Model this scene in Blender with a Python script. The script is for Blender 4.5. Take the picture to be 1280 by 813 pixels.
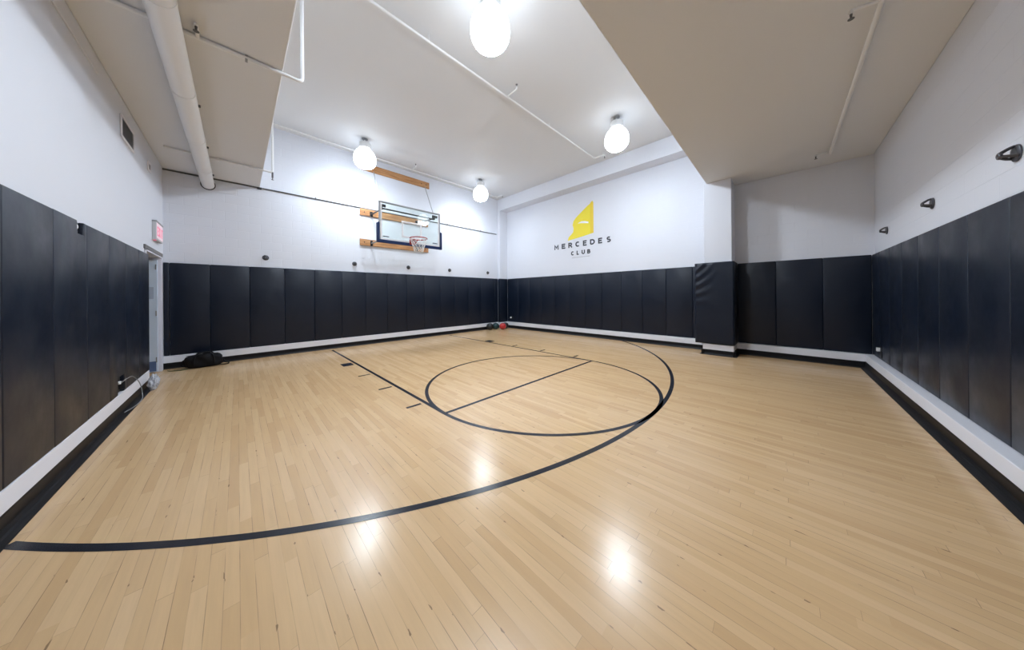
import bpy, bmesh, math, random
from mathutils import Vector, Matrix
random.seed(7)
for o in list(bpy.data.objects): bpy.data.objects.remove(o, do_unlink=True)
SC = bpy.context.scene
COL = SC.collection
PI = math.pi

# ------------------------------------------------------------------ camera, world, exposure
EYE = 1.455
cam = bpy.data.cameras.new('camera'); camo = bpy.data.objects.new('camera', cam); COL.objects.link(camo)
F_PX, PX, PY, ROLL, YAW = 340.1612, 637.8118, 368.8571, -0.0077, math.radians(45.0268)
cam.sensor_fit = 'HORIZONTAL'; cam.sensor_width = 36.0
cam.lens = 36.0*F_PX/1280
cam.shift_x = (640-PX)/1280; cam.shift_y = (PY-406.5)/1280
cam.clip_start = 0.02
fw = Vector((math.sin(YAW), math.cos(YAW), 0)); rt = Vector((math.cos(YAW), -math.sin(YAW), 0)); up = Vector((0, 0, 1))
cr, sr = math.cos(ROLL), math.sin(ROLL)
ax = cr*rt + sr*up; ay = -sr*rt + cr*up; az = -fw
camo.matrix_world = Matrix(((ax.x, ay.x, az.x, 0), (ax.y, ay.y, az.y, 0), (ax.z, ay.z, az.z, EYE), (0, 0, 0, 1)))
SC.camera = camo

world = bpy.data.worlds.new('world'); SC.world = world; world.use_nodes = True
world.node_tree.nodes['Background'].inputs[0].default_value = (0.0, 0.0, 0.0, 1)
world.node_tree.nodes['Background'].inputs[1].default_value = 0.0
SC.view_settings.view_transform = 'Standard'; SC.view_settings.look = 'None'
SC.view_settings.gamma = 1.0; SC.view_settings.use_curve_mapping = False
SC.view_settings.exposure = 0.37
LAMP = 222.0                    # radiance of the underside of the four opal globes (emission shaped to go mostly downwards, lifting the floor against walls and ceiling)
LAMP_SIDE, LAMP_TOP = 5.0, 4.0
POWER = (1.45, 0.76, 0.72, 0.66)   # per-globe strength: nearest boosted, others cut, to balance wall brightness
LAMP_COL = (0.89, 1.0, 1.12)

# ------------------------------------------------------------------ materials
def mat(name, col, rough=0.5, metal=0.0, spec=0.5, emit=None, emit_s=0, coat=0, trans=0):
    m = bpy.data.materials.new(name); m.use_nodes = True
    b = m.node_tree.nodes['Principled BSDF']
    b.inputs['Base Color'].default_value = (*col, 1)
    b.inputs['Roughness'].default_value = rough
    b.inputs['Metallic'].default_value = metal
    b.inputs['Specular IOR Level'].default_value = spec
    if coat: b.inputs['Coat Weight'].default_value = coat
    if trans: b.inputs['Transmission Weight'].default_value = trans
    if emit: b.inputs['Emission Color'].default_value = (*emit, 1); b.inputs['Emission Strength'].default_value = emit_s
    return m
class NT:
    def __init__(s, m): s.m = m; s.t = m.node_tree; s.b = s.t.nodes['Principled BSDF']
    def n(s, typ, **kw):
        x = s.t.nodes.new(typ)
        for k, v in kw.items(): setattr(x, k, v)
        return x
    def l(s, a, b): s.t.links.new(a, b)
    def math(s, op, a, b=None, c=None):
        x = s.n('ShaderNodeMath', operation=op)
        for i, v in enumerate((a, b, c)):
            if v is None: continue
            if isinstance(v, (int, float)): x.inputs[i].default_value = v
            else: s.l(v, x.inputs[i])
        return x.outputs[0]
    def mix(s, f, a, b, mode='MIX'):
        x = s.n('ShaderNodeMix', data_type='RGBA', blend_type=mode)
        for i, v in ((0, f), (6, a), (7, b)):
            if isinstance(v, (int, float)): x.inputs[i].default_value = v
            elif isinstance(v, tuple): x.inputs[i].default_value = (*v, 1)
            else: s.l(v, x.inputs[i])
        return x.outputs[2]
    def ramp(s, f, stops):
        x = s.n('ShaderNodeValToRGB'); r = x.color_ramp
        r.elements[1].position = stops[-1][0]; r.elements[0].position = stops[0][0]
        for p, c in stops[1:-1]: r.elements.new(p)
        for e, (p, c) in zip(r.elements, stops): e.color = (*c, 1)
        s.l(f, x.inputs[0]); return x.outputs[0]
    def pos(s):
        g = s.n('ShaderNodeNewGeometry'); return g.outputs['Position']
    def noise(s, vec, scale, detail=3, rough=0.5):
        x = s.n('ShaderNodeTexNoise'); x.inputs['Scale'].default_value = scale
        x.inputs['Detail'].default_value = detail; x.inputs['Roughness'].default_value = rough
        s.l(vec, x.inputs['Vector']); return x.outputs['Fac']
    def bump(s, h, strength=0.2, dist=0.01):
        x = s.n('ShaderNodeBump'); x.inputs['Strength'].default_value = strength; x.inputs['Distance'].default_value = dist
        s.l(h, x.inputs['Height']); s.l(x.outputs[0], s.b.inputs['Normal'])

def wall_paint(name, col, block=None, rough=0.55):
    """painted wall; block = 'x' or 'y' gives painted concrete-block joints running along that axis"""
    m = mat(name, col, rough, spec=0.35); N = NT(m); p = N.pos()
    fine = N.noise(p, 60, 2); big = N.noise(p, 0.9, 3)
    c = N.mix(N.math('MULTIPLY', big, 0.12), col, tuple(v*0.86 for v in col)); N.l(c, N.b.inputs['Base Color'])
    h = N.math('MULTIPLY', fine, 0.15)
    if block:
        sp = N.n('ShaderNodeSeparateXYZ'); N.l(p, sp.inputs[0])
        cb = N.n('ShaderNodeCombineXYZ'); N.l(sp.outputs[0 if block == 'x' else 1], cb.inputs[0]); N.l(sp.outputs[2], cb.inputs[1])
        br = N.n('ShaderNodeTexBrick'); br.inputs['Scale'].default_value = 1.0
        br.inputs['Brick Width'].default_value = 0.40; br.inputs['Row Height'].default_value = 0.20
        br.inputs['Mortar Size'].default_value = 0.006; br.inputs['Mortar Smooth'].default_value = 1.0
        N.l(cb.outputs[0], br.inputs['Vector'])
        h = N.math('SUBTRACT', h, N.math('MULTIPLY', br.outputs['Fac'], 1.0))
    N.bump(h, 0.45, 0.005)
    return m

WHITE = (0.735, 0.757, 0.82)
m_wall = wall_paint('white_wall_paint', WHITE)
m_block_x = wall_paint('white_block_paint_x', WHITE, 'x')
m_block_y = wall_paint('white_block_paint_y', WHITE, 'y')
m_ceil = wall_paint('white_ceiling_paint', (0.75, 0.755, 0.765), None, 0.6)
m_pipe = mat('white_pipe_paint', (0.80, 0.80, 0.80), 0.45)
m_curb = wall_paint('white_kick_board', (0.84, 0.84, 0.89), None, 0.45)
m_cove = mat('black_rubber_cove', (0.006, 0.006, 0.0075), 0.42, spec=0.25)
m_line = mat('black_court_paint', (0.013, 0.0145, 0.022), 0.24, spec=0.3)
m_dark = mat('black_steel', (0.02, 0.02, 0.023), 0.45, spec=0.4)
m_anchor = mat('grey_anchor_steel', (0.10, 0.10, 0.11), 0.4, metal=0.7)
m_grey = mat('grey_steel', (0.33, 0.34, 0.35), 0.4, metal=0.5)
m_greyd = mat('dark_grey_conduit', (0.10, 0.10, 0.105), 0.5)
m_plastic = mat('white_plastic', (0.85, 0.85, 0.87), 0.35)
m_blue = mat('navy_foam_padding', (0.006, 0.025, 0.105), 0.5, spec=0.3)
m_rim = mat('red_rim_paint', (0.42, 0.02, 0.02), 0.4)
m_net = mat('white_net_cord', (0.82, 0.82, 0.82), 0.8)
m_yellow = mat('yellow_logo_paint', (0.86, 0.72, 0.04), 0.55)
m_gold = mat('gold_logo_paint', (0.83, 0.60, 0.05), 0.55)
m_ink = mat('charcoal_lettering', (0.035, 0.04, 0.055), 0.5)
m_inkgrey = mat('grey_lettering', (0.45, 0.46, 0.50), 0.5)
m_bag = mat('black_nylon', (0.004, 0.004, 0.006), 0.65, spec=0.25)
m_ball_k = mat('black_ball_rubber', (0.012, 0.016, 0.018), 0.45)
m_ball_t = mat('dark_teal_ball_rubber', (0.012, 0.045, 0.05), 0.5)
m_ball_r = mat('red_ball_rubber', (0.50, 0.03, 0.03), 0.4)
m_door = mat('pale_blue_door_paint', (0.62, 0.72, 0.86), 0.4)
m_head = mat('grey_frame_head', (0.16, 0.155, 0.16), 0.5)
m_frame = mat('lilac_white_frame_paint', (0.72, 0.72, 0.80), 0.4)
m_kick = mat('blue_kick_plate', (0.10, 0.16, 0.32), 0.4)
m_hall = mat('dark_hall_paint', (0.10, 0.11, 0.15), 0.7)
m_sign = mat('exit_sign_face', (0.70, 0.58, 0.62), 0.4, emit=(1.0, 0.66, 0.76), emit_s=0.28)
m_signred = mat('exit_sign_red', (0.75, 0.16, 0.26), 0.4, emit=(1.0, 0.20, 0.36), emit_s=0.35)
m_signbody = mat('exit_sign_body', (0.58, 0.59, 0.62), 0.5)
m_cord = mat('grey_cord', (0.26, 0.26, 0.26), 0.5)
m_strap = mat('olive_strap', (0.14, 0.15, 0.06), 0.7)

# opal globe: gives off the light of the room
m_globe = mat('opal_glass_lit', (0.9, 0.9, 0.9), 0.3, emit=LAMP_COL, emit_s=LAMP)
N = NT(m_globe); gg = N.n('ShaderNodeNewGeometry'); sp = N.n('ShaderNodeSeparateXYZ'); N.l(gg.outputs['Normal'], sp.inputs[0])
mr = N.n('ShaderNodeMapRange'); N.l(sp.outputs[2], mr.inputs['Value'])
mr.inputs['From Min'].default_value = -0.36; mr.inputs['From Max'].default_value = -1.0; mr.inputs['To Min'].default_value = 0.0; mr.inputs['To Max'].default_value = 1.0
m2 = N.n('ShaderNodeMapRange'); N.l(sp.outputs[2], m2.inputs['Value'])
m2.inputs['From Min'].default_value = 0.0; m2.inputs['From Max'].default_value = 0.45; m2.inputs['To Min'].default_value = 1.0; m2.inputs['To Max'].default_value = LAMP_TOP/LAMP_SIDE
beam = N.math('ADD', N.math('MULTIPLY', N.math('POWER', mr.outputs[0], 1.65), LAMP-LAMP_SIDE), LAMP_SIDE)
at = N.n('ShaderNodeAttribute', attribute_type='OBJECT', attribute_name='power')
N.l(N.math('MULTIPLY', N.math('MULTIPLY', beam, at.outputs['Fac']), m2.outputs[0]), N.b.inputs['Emission Strength'])

# pads: black vinyl, a little mottled
m_pad = mat('black_vinyl', (0.0042, 0.0090, 0.0215), 0.40, spec=0.40)
N = NT(m_pad); p = N.pos()
v = N.noise(p, 3.0, 4, 0.55)
N.l(N.ramp(v, [(0.3, (0.30,)*3), (0.7, (0.46,)*3)]), N.b.inputs['Roughness'])
N.bump(N.math('ADD', N.math('MULTIPLY', N.noise(p, 5.0, 2), 1.0), N.math('MULTIPLY', N.noise(p, 260, 2), 0.03)), 0.30, 0.012)

# timber of the mounting boards
m_wood = mat('orange_pine', (0.42, 0.20, 0.08), 0.5); N = NT(m_wood); p = N.pos()
mp = N.n('ShaderNodeMapping'); mp.inputs['Scale'].default_value = (1.2, 12, 22); N.l(p, mp.inputs[0])
N.l(N.ramp(N.noise(mp.outputs[0], 2.0, 5, 0.6), [(0.30, (0.26, 0.10, 0.035)), (0.5, (0.46, 0.22, 0.085)), (0.72, (0.60, 0.33, 0.15))]), N.b.inputs['Base Color'])

# backboard glass: thin clear sheet
m_glass = bpy.data.materials.new('clear_backboard_glass'); m_glass.use_nodes = True
t = m_glass.node_tree; t.nodes.remove(t.nodes['Principled BSDF'])
tr = t.nodes.new('ShaderNodeBsdfTransparent'); tr.inputs[0].default_value = (0.93, 0.97, 0.955, 1)
gl = t.nodes.new('ShaderNodeBsdfGlossy'); gl.inputs['Roughness'].default_value = 0.02
fr = t.nodes.new('ShaderNodeFresnel'); fr.inputs[0].default_value = 1.5
mx = t.nodes.new('ShaderNodeMixShader'); t.links.new(fr.outputs[0], mx.inputs[0]); t.links.new(tr.outputs[0], mx.inputs[1]); t.links.new(gl.outputs[0], mx.inputs[2])
t.links.new(mx.outputs[0], t.nodes['Material Output'].inputs[0])

# crumpled clear plastic
m_film = mat('cloudy_plastic_film', (0.80, 0.83, 0.90), 0.25, trans=0.45)

# maple strip floor, boards along y
def floor_material():
    m = mat('maple_strip_floor', (0.6, 0.42, 0.26), 0.33, spec=0.5); N = NT(m); p = N.pos()
    sp = N.n('ShaderNodeSeparateXYZ'); N.l(p, sp.inputs[0]); X, Y = sp.outputs[0], sp.outputs[1]
    W, LEN = 0.0572, 0.85
    xr = N.math('DIVIDE', X, W); row = N.math('FLOOR', xr)
    wn = N.n('ShaderNodeTexWhiteNoise', noise_dimensions='1D'); N.l(row, wn.inputs['W'])
    yo = N.math('ADD', N.math('DIVIDE', Y, LEN), N.math('MULTIPLY', wn.outputs['Value'], 17.3))
    colm = N.math('FLOOR', yo)
    cb = N.n('ShaderNodeCombineXYZ'); N.l(row, cb.inputs[0]); N.l(colm, cb.inputs[1])
    wid = N.n('ShaderNodeTexWhiteNoise', noise_dimensions='2D'); N.l(cb.outputs[0], wid.inputs['Vector'])
    tone = wid.outputs['Value']
    base = N.ramp(tone, [(0.0, (0.635, 0.408, 0.205)), (0.18, (0.675, 0.445, 0.230)), (0.55, (0.71, 0.475, 0.252)), (0.88, (0.735, 0.500, 0.272)), (1.0, (0.65, 0.420, 0.212))])
    # grain, different in every board
    off = N.n('ShaderNodeCombineXYZ'); N.l(N.math('MULTIPLY', tone, 40), off.inputs[0]); N.l(N.math('MULTIPLY', tone, 91), off.inputs[1])
    va = N.n('ShaderNodeVectorMath', operation='ADD'); N.l(p, va.inputs[0]); N.l(off.outputs[0], va.inputs[1])
    mp = N.n('ShaderNodeMapping'); mp.inputs['Scale'].default_value = (38, 2.2, 1); N.l(va.outputs[0], mp.inputs[0])
    g = N.noise(mp.outputs[0], 1.0, 4, 0.6)
    c = N.mix(N.math('MULTIPLY', N.ramp(g, [(0.35, (0,)*3), (0.75, (1,)*3)]), 0.20), base, (0.45, 0.29, 0.17))
    mp2 = N.n('ShaderNodeMapping'); mp2.inputs['Scale'].default_value = (9, 1.3, 1); N.l(p, mp2.inputs[0])
    st = N.noise(mp2.outputs[0], 1.0, 3, 0.6)
    c = N.mix(N.math('MULTIPLY', N.ramp(st, [(0.60, (0,)*3), (0.78, (1,)*3)]), 0.22), c, (0.40, 0.26, 0.15))
    # joints: fine dark lines, patchy along the boards; darker nicks here and there
    fx = N.math('FRACT', xr); ex = N.math('MINIMUM', fx, N.math('SUBTRACT', 1.0, fx))
    fy = N.math('FRACT', yo); ey = N.math('MULTIPLY', N.math('MINIMUM', fy, N.math('SUBTRACT', 1.0, fy)), LEN/W)
    mp3 = N.n('ShaderNodeMapping'); mp3.inputs['Scale'].default_value = (17.5, 1.8, 1); N.l(p, mp3.inputs[0])
    patch = N.ramp(N.noise(mp3.outputs[0], 1.0, 3, 0.6), [(0.44, (0.10,)*3), (0.62, (1.0,)*3)])
    jx = N.math('MULTIPLY', N.math('LESS_THAN', ex, 0.022), patch)
    jy = N.math('MULTIPLY', N.math('LESS_THAN', ey, 0.020), N.math('GREATER_THAN', wid.outputs['Color'], 0.45))
    j = N.math('MAXIMUM', jx, N.math('MULTIPLY', jy, 0.75))
    c = N.mix(N.math('MULTIPLY', j, 0.62), c, (0.10, 0.055, 0.03))
    mp4 = N.n('ShaderNodeMapping'); mp4.inputs['Scale'].default_value = (22, 9, 1); N.l(p, mp4.inputs[0])
    nick = N.math('MULTIPLY', N.math('LESS_THAN', ex, 0.075), N.math('GREATER_THAN', N.noise(mp4.outputs[0], 1.0, 2, 0.6), 0.68))
    c = N.mix(N.math('MULTIPLY', nick, 0.6), c, (0.12, 0.065, 0.035))
    N.l(c, N.b.inputs['Base Color'])
    rv = N.noise(p, 2.2, 4, 0.6)
    N.l(N.ramp(rv, [(0.3, (0.195,)*3), (0.7, (0.25,)*3)]), N.b.inputs['Roughness'])
    N.bump(N.math('ADD', N.math('MULTIPLY', N.noise(p, 7, 3), 0.5), N.math('MULTIPLY', j, -0.3)), 0.10, 0.004)
    return m
m_floor = floor_material()

# ------------------------------------------------------------------ mesh helpers
class MB:
    def __init__(s): s.bm = bmesh.new()
    def box(s, x0, x1, y0, y1, z0, z1, bev=0, seg=2):
        t = bmesh.new(); bmesh.ops.create_cube(t, size=1)
        for v in t.verts: v.co = Vector(((x0+x1)/2+v.co.x*(x1-x0), (y0+y1)/2+v.co.y*(y1-y0), (z0+z1)/2+v.co.z*(z1-z0)))
        if bev: bmesh.ops.bevel(t, geom=t.edges[:], offset=bev, segments=seg, affect='EDGES', profile=0.5)
        s.merge(t); return s
    def merge(s, t):
        me = bpy.data.meshes.new('tmp'); t.to_mesh(me); t.free(); s.bm.from_mesh(me); bpy.data.meshes.remove(me)
    def prism(s, pts, axis, a, b, bev=0):
        """extrude a polygon of 2-D points along an axis from a to b"""
        t = bmesh.new()
        def mk(p, q): return {'x': Vector((q, p[0], p[1])), 'y': Vector((p[0], q, p[1])), 'z': Vector((p[0], p[1], q))}[axis]
        A = [t.verts.new(mk(p, a)) for p in pts]; B = [t.verts.new(mk(p, b)) for p in pts]
        t.faces.new(A); t.faces.new(B[::-1])
        n = len(pts)
        for i in range(n): t.faces.new((A[i], B[i], B[(i+1) % n], A[(i+1) % n]))
        bmesh.ops.recalc_face_normals(t, faces=t.faces[:])
        if bev: bmesh.ops.bevel(t, geom=[e for e in t.edges], offset=bev, segments=2, affect='EDGES', profile=0.5)
        s.merge(t); return s
    def tube(s, pts, r, n=10, closed=False, cap=True):
        pts = [Vector(p) for p in pts]; k = len(pts); rings = []
        prev = None
        for i, p in enumerate(pts):
            if closed: d = pts[(i+1) % k]-pts[i-1]
            else: d = pts[min(i+1, k-1)]-pts[max(i-1, 0)]
            d.normalize()
            if prev is None:
                a = Vector((0, 0, 1)) if abs(d.z) < 0.9 else Vector((1, 0, 0))
                u = d.cross(a).normalized()
            else: u = (prev-d*prev.dot(d)).normalized()
            prev = u; w = d.cross(u)
            # keep the width at mitred bends
            rings.append([s.bm.verts.new(p+r*(math.cos(2*PI*j/n)*u+math.sin(2*PI*j/n)*w)) for j in range(n)])
        for i in range(k if closed else k-1):
            A, B = rings[i], rings[(i+1) % k]
            for j in range(n): s.bm.faces.new((A[j], A[(j+1) % n], B[(j+1) % n], B[j]))
        if cap and not closed: s.bm.faces.new(rings[0][::-1]); s.bm.faces.new(rings[-1])
        return s
    def rod(s, a, b, r, n=12): return s.tube([a, b], r, n)
    def lathe(s, prof, c, axis='z', n=32):
        """prof: (radius, height) from one end to the other around the axis through c"""
        c = Vector(c); rings = []
        def pt(r, h, a):
            u, w = r*math.cos(a), r*math.sin(a)
            return c+{'z': Vector((u, w, h)), 'y': Vector((u, h, w)), 'x': Vector((h, u, w))}[axis]
        for r, h in prof:
            if r < 1e-6: rings.append([s.bm.verts.new(pt(0, h, 0))])
            else: rings.append([s.bm.verts.new(pt(r, h, 2*PI*j/n)) for j in range(n)])
        for A, B in zip(rings, rings[1:]):
            for j in range(n):
                q = (j+1) % n
                if len(A) == 1 and len(B) == 1: continue
                if len(A) == 1: s.bm.faces.new((A[0], B[q], B[j]))
                elif len(B) == 1: s.bm.faces.new((A[j], A[q], B[0]))
                else: s.bm.faces.new((A[j], A[q], B[q], B[j]))
        return s
    def ball(s, c, r, sub=3):
        t = bmesh.new(); bmesh.ops.create_icosphere(t, subdivisions=sub, radius=r)
        for v in t.verts: v.co += Vector(c)
        s.merge(t); return s
    def build(s, name, m, parent=None, smooth=False, auto=False):
        bmesh.ops.recalc_face_normals(s.bm, faces=s.bm.faces[:])
        me = bpy.data.meshes.new(name); s.bm.to_mesh(me); s.bm.free()
        me.materials.append(m)
        if smooth:
            for f in me.polygons: f.use_smooth = True
            if auto: me.set_sharp_from_angle(angle=math.radians(38))
        o = bpy.data.objects.new(name, me); COL.objects.link(o)
        if parent is not None:
            o.parent = parent; o.matrix_parent_inverse = parent.matrix_basis.inverted()
        return o
def tag(o, label, cat, group=None):
    o['label'] = label; o['category'] = cat
    if group: o['group'] = group
    return o
def empty(name, loc):
    o = bpy.data.objects.new(name, None); COL.objects.link(o); o.location = loc; o.empty_display_size = 0.1; return o
def struct(o): o['kind'] = 'structure'; return o
def copy_thing(src, loc):
    c = src.copy(); COL.objects.link(c); c.location = loc
    for ch in src.children:
        d = ch.copy(); COL.objects.link(d); d.parent = c
        for g in ch.children:
            e = g.copy(); COL.objects.link(e); e.parent = d
    return c

# ------------------------------------------------------------------ room dimensions (metres)
XL, YH, XW, YR = -1.076, 8.935, 8.63, -1.262      # wall faces: left, hoop, logo, right
GAP = 0.002                                        # clearance behind things fixed to a wall
PT = 0.04                                          # pad thickness
ZT, ZB, ZK = 2.174, 0.262, 0.117                   # pad top, pad bottom, kick-board bottom
ZC, ZS = 5.67, 4.10                                # ceiling, soffits
SX, SY = 0.39, 1.283                               # inner edges of the soffits
XP, YP0, YP1 = 7.985, 0.81, 1.335                  # pillar
D0, D1, DZ = 7.40, 8.68, 2.245                      # door opening in the left wall

# ------------------------------------------------------------------ floor and its markings
fl = struct(MB().box(-2.9, XW+0.2, YR-0.2, YH+0.2, -0.12, 0.0).build('floor', m_floor))
CX, CY, R, A = 3.6225, 2.946, 1.83, 4.19
TOE_L, TOE_H, TOE_G, TOE_R = -0.969, 8.812, 8.44, -1.056
LW = 0.05; EP = 0.0012
def ring_strip(b, cx, cy, r, w, a0, a1, n):
    vs = []
    for i in range(n+1):
        a = a0+(a1-a0)*i/n
        vs.append([b.bm.verts.new((cx+q*math.cos(a), cy+q*math.sin(a), EP)) for q in (r-w/2, r+w/2)])
    for P, Q in zip(vs, vs[1:]): b.bm.faces.new((P[0], P[1], Q[1], Q[0]))
def quad(b, x0, x1, y0, y1, z=EP):
    v = [b.bm.verts.new(q) for q in ((x0, y0, z), (x1, y0, z), (x1, y1, z), (x0, y1, z))]; b.bm.faces.new(v)
b = MB(); ring_strip(b, CX, CY, R, LW, 0, 2*PI, 160); b.build('free_throw_circle', m_line, fl)
ab = A+R; ayc = CY+A
a_r = -math.acos((TOE_G-CX)/ab); a_l = -(PI-math.acos(-(TOE_L-CX)/ab))
b = MB(); ring_strip(b, CX, ayc, ab, LW*1.05, a_l, a_r, 220); b.build('three_point_line', m_line, fl)
for x in (CX-R, CX+R):
    b = MB(); quad(b, x-LW/2, x+LW/2, CY-LW/2, 8.60, EP*1.5); b.build('lane_line', m_line, fl)
b = MB(); quad(b, CX-R, CX+R, CY-LW/2, CY+LW/2, EP*1.8); b.build('free_throw_line', m_line, fl)
for s in (-1, 1):
    xs = CX+s*(R+0.06); xe = CX+s*(R+0.26)
    b = MB(); quad(b, min(xs, xe), max(xs, xe), 6.40, 6.68); b.build('lane_block', m_line, fl)
    for y in (5.43, 4.43, 3.445):
        b = MB(); quad(b, min(xs, xe), max(xs, xe), y-0.025, y+0.025); b.build('lane_tick', m_line, fl)

# ------------------------------------------------------------------ walls, ceiling, soffits, beam, pillar
T = 0.15
b = MB(); b.box(XL-T, XL, YR-T, D0, 0, ZC); b.box(XL-T, XL, D1, YH+T, 0, ZC); b.box(XL-T, XL, D0, D1, DZ, ZC)
struct(b.build('wall_left', m_wall))
struct(MB().box(XL, XW+T, YH, YH+T, 0, ZC).build('wall_hoop', m_block_x))
struct(MB().box(XW, XW+T, YR-T, YH, 0, ZC).build('wall_logo', m_block_y))
struct(MB().box(XL, XW, YR-T, YR, 0, ZC).build('wall_right', m_block_x))
struct(MB().box(XL-T, XW+T, YR-T, YH+T, ZC, ZC+0.15).build('ceiling', m_ceil))
struct(MB().box(XL, SX, YR, YH, ZS, ZC, 0.012).build('ceiling_soffit_left', m_ceil))
struct(MB().box(SX, XW, YR, SY, ZS, ZC, 0.012).build('ceiling_soffit_right', m_ceil))
b = MB(); b.box(8.18, XW, SY, YH, 5.175, ZC, 0.008); b.box(8.18, XW, 8.795, YH, 0, 5.18, 0.006)
struct(b.build('beam_logo', m_wall))
struct(MB().box(XP, XW, YP0, YP1, 0, ZS, 0.008).build('pillar', m_wall))
struct(MB().box(XL, XL+0.014, 1.5, 5.28, 3.90, 3.945, 0.004).build('trim_1', m_wall))
# dark hall behind the door
b = MB(); b.box(-2.9, -2.8, 6.4, 9.4, 0, 2.6); b.box(-2.9, XL-T, 6.3, 6.4, 0, 2.6); b.box(-2.9, XL-T, 9.4, 9.5, 0, 2.6); b.box(-2.9, XL-T, 6.3, 9.5, 2.6, 2.7)
struct(b.build('wall_hall', m_hall))

# kick boards (white) and rubber cove bases (black)
def cove(b, horiz, face, toe, a0, a1):
    """profile: upright rubber face that sweeps into a flat toe on the floor"""
    s = 1 if toe > face else -1
    d = abs(toe-face)
    prof = [(face-s*0.01, ZK), (face, ZK), (face+s*0.004, ZK*0.9), (face+s*0.006, 0.036), (face+s*min(0.02, d*0.35), 0.014), (face+s*min(0.034, d*0.6), 0.009), (toe-s*0.004, 0.006), (toe, 0.0), (face-s*0.01, 0.0)]
    if horiz == 'y': b.prism(prof, 'y', a0, a1)           # profile in x,z extruded along y
    else: b.prism(prof, 'x', a0, a1)                      # profile in y,z extruded along x
FL, FH, FG, FR = -1.036, 8.868, 8.52, -1.128               # cove/kick-board faces
struct(MB().box(XL, FL, FR, D0-0.02, ZK, ZB-0.003, 0.004).build('baseboard_left', m_curb))
b = MB(); cove(b, 'y', FL, TOE_L, YR, D0-0.02); struct(b.build('trim_2', m_cove))
struct(MB().box(XL, 8.18, FH, YH, ZK, ZB-0.006, 0.004).build('baseboard_hoop', m_curb))
b = MB(); cove(b, 'x', FH, TOE_H, XL, 8.3); struct(b.build('trim_3', m_cove))
b = MB(); b.box(FG, XW, YP1, 8.795, ZK, ZB-0.006, 0.004); b.box(FG, XW, FR, YP0, ZK, ZB-0.006, 0.004)
b.box(XP-0.035, XW, YP0-0.03, YP1+0.03, ZK, ZB-0.012, 0.004); b.box(8.14, XW, 8.76, 8.80, ZK, ZB-0.006, 0.004)
struct(b.build('baseboard_logo', m_curb))
b = MB(); cove(b, 'y', FG, TOE_G, YP1, 8.80); cove(b, 'y', FG, TOE_G, YR, YP0)
cove(b, 'y', XP-0.035, XP-0.105, YP0-0.06, YP1+0.06); cove(b, 'x', YP0-0.03, YP0-0.09, XP-0.10, XW); cove(b, 'x', YP1+0.03, YP1+0.09, XP-0.10, XW)
cove(b, 'x', 8.76, 8.70, 8.13, XW)
struct(b.build('trim_4', m_cove))
struct(MB().box(FL, XW, YR, FR, ZK, ZB-0.008, 0.006).build('baseboard_right', m_curb))
b = MB(); cove(b, 'x', FR, TOE_R, XL, XW); struct(b.build('trim_5', m_cove))

# ------------------------------------------------------------------ safety pads
ORD = ['first', 'second', 'third', 'fourth', 'fifth', 'sixth', 'seventh', 'eighth', 'ninth', 'tenth', 'eleventh', 'twelfth', 'thirteenth', 'fourteenth']
def pad(label, group, x0, x1, y0, y1, z0=ZB, z1=ZT, bev=0.014):
    o = MB().box(x0, x1, y0, y1, z0, z1, bev, 3).build('safety_pad', m_pad, None, True, True)
    return tag(o, label, 'wall pad', group)
g = 'black pads along the left wall'
ls = [7.40, 6.74, 6.09, 5.44, 4.785, 4.11, 3.43, 2.78, 2.13, 1.48, 0.83, 0.18]
for i, (y1, y0) in enumerate(zip(ls, ls[1:])):
    if i == 2:      # notch at the bottom for the outlet
        pts = [(y0, ZB), (5.73, ZB), (5.73, 0.475), (5.98, 0.475), (5.98, ZB), (y1, ZB), (y1, ZT), (y0, ZT)]
        o = MB().prism(pts, 'x', XL+GAP, XL+PT, 0.010).build('safety_pad', m_pad, None, True, True)
        tag(o, 'black vinyl pad on the left wall with an outlet notch cut at its foot', 'wall pad', g)
    elif i == 4:    # notch at the top corner
        pts = [(y0, ZB), (y1, ZB), (y1, ZT), (4.725, ZT), (4.725, 2.055), (4.568, 2.055), (4.568, ZT), (y0, ZT)]
        o = MB().prism(pts, 'x', XL+GAP, XL+PT, 0.010).build('safety_pad', m_pad, None, True, True)
        tag(o, 'black vinyl pad on the left wall with a square notch in its top edge', 'wall pad', g)
    else:
        pad('black vinyl wall pad on the left wall, %s from the exit door' % ORD[i], g, XL+GAP, XL+PT, y0, y1)
g = 'black pads along the hoop wall'
hs = [-0.99, -0.43, 0.20, 0.84, 1.46, 2.10, 2.73, 3.365, 4.00, 4.63, 5.27, 5.90, 6.54, 7.20, 7.93]
pad('narrow strip of black padding filling the corner beside the exit door', g, XL+0.005, -0.995, YH-PT, YH-GAP)
for i, (x0, x1) in enumerate(zip(hs, hs[1:])):
    pad('black vinyl wall pad on the hoop wall, %s from the exit door corner' % ORD[i], g, x0, x1, YH-PT, YH-GAP)
o = MB().prism([(8.14, 8.755), (XW-PT-0.002, 8.755), (XW-PT-0.002, 8.793), (8.178, 8.793), (8.178, 8.893), (8.14, 8.893)], 'z', ZB, ZT, 0.008).build('safety_pad', m_pad, None, True, True)
tag(o, 'narrow black pad on the corner pilaster between hoop wall and logo wall', 'wall pad', g)
pad('narrow black pad ending the hoop wall row at the corner pilaster', g, 7.945, 8.135, YH-PT, YH-GAP)
g = 'black pads along the logo wall'
gs = [8.75, 8.09, 7.45, 6.81, 6.17, 5.515, 4.885, 4.26, 3.61, 2.97, 2.33, 1.69, 1.53]
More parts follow.
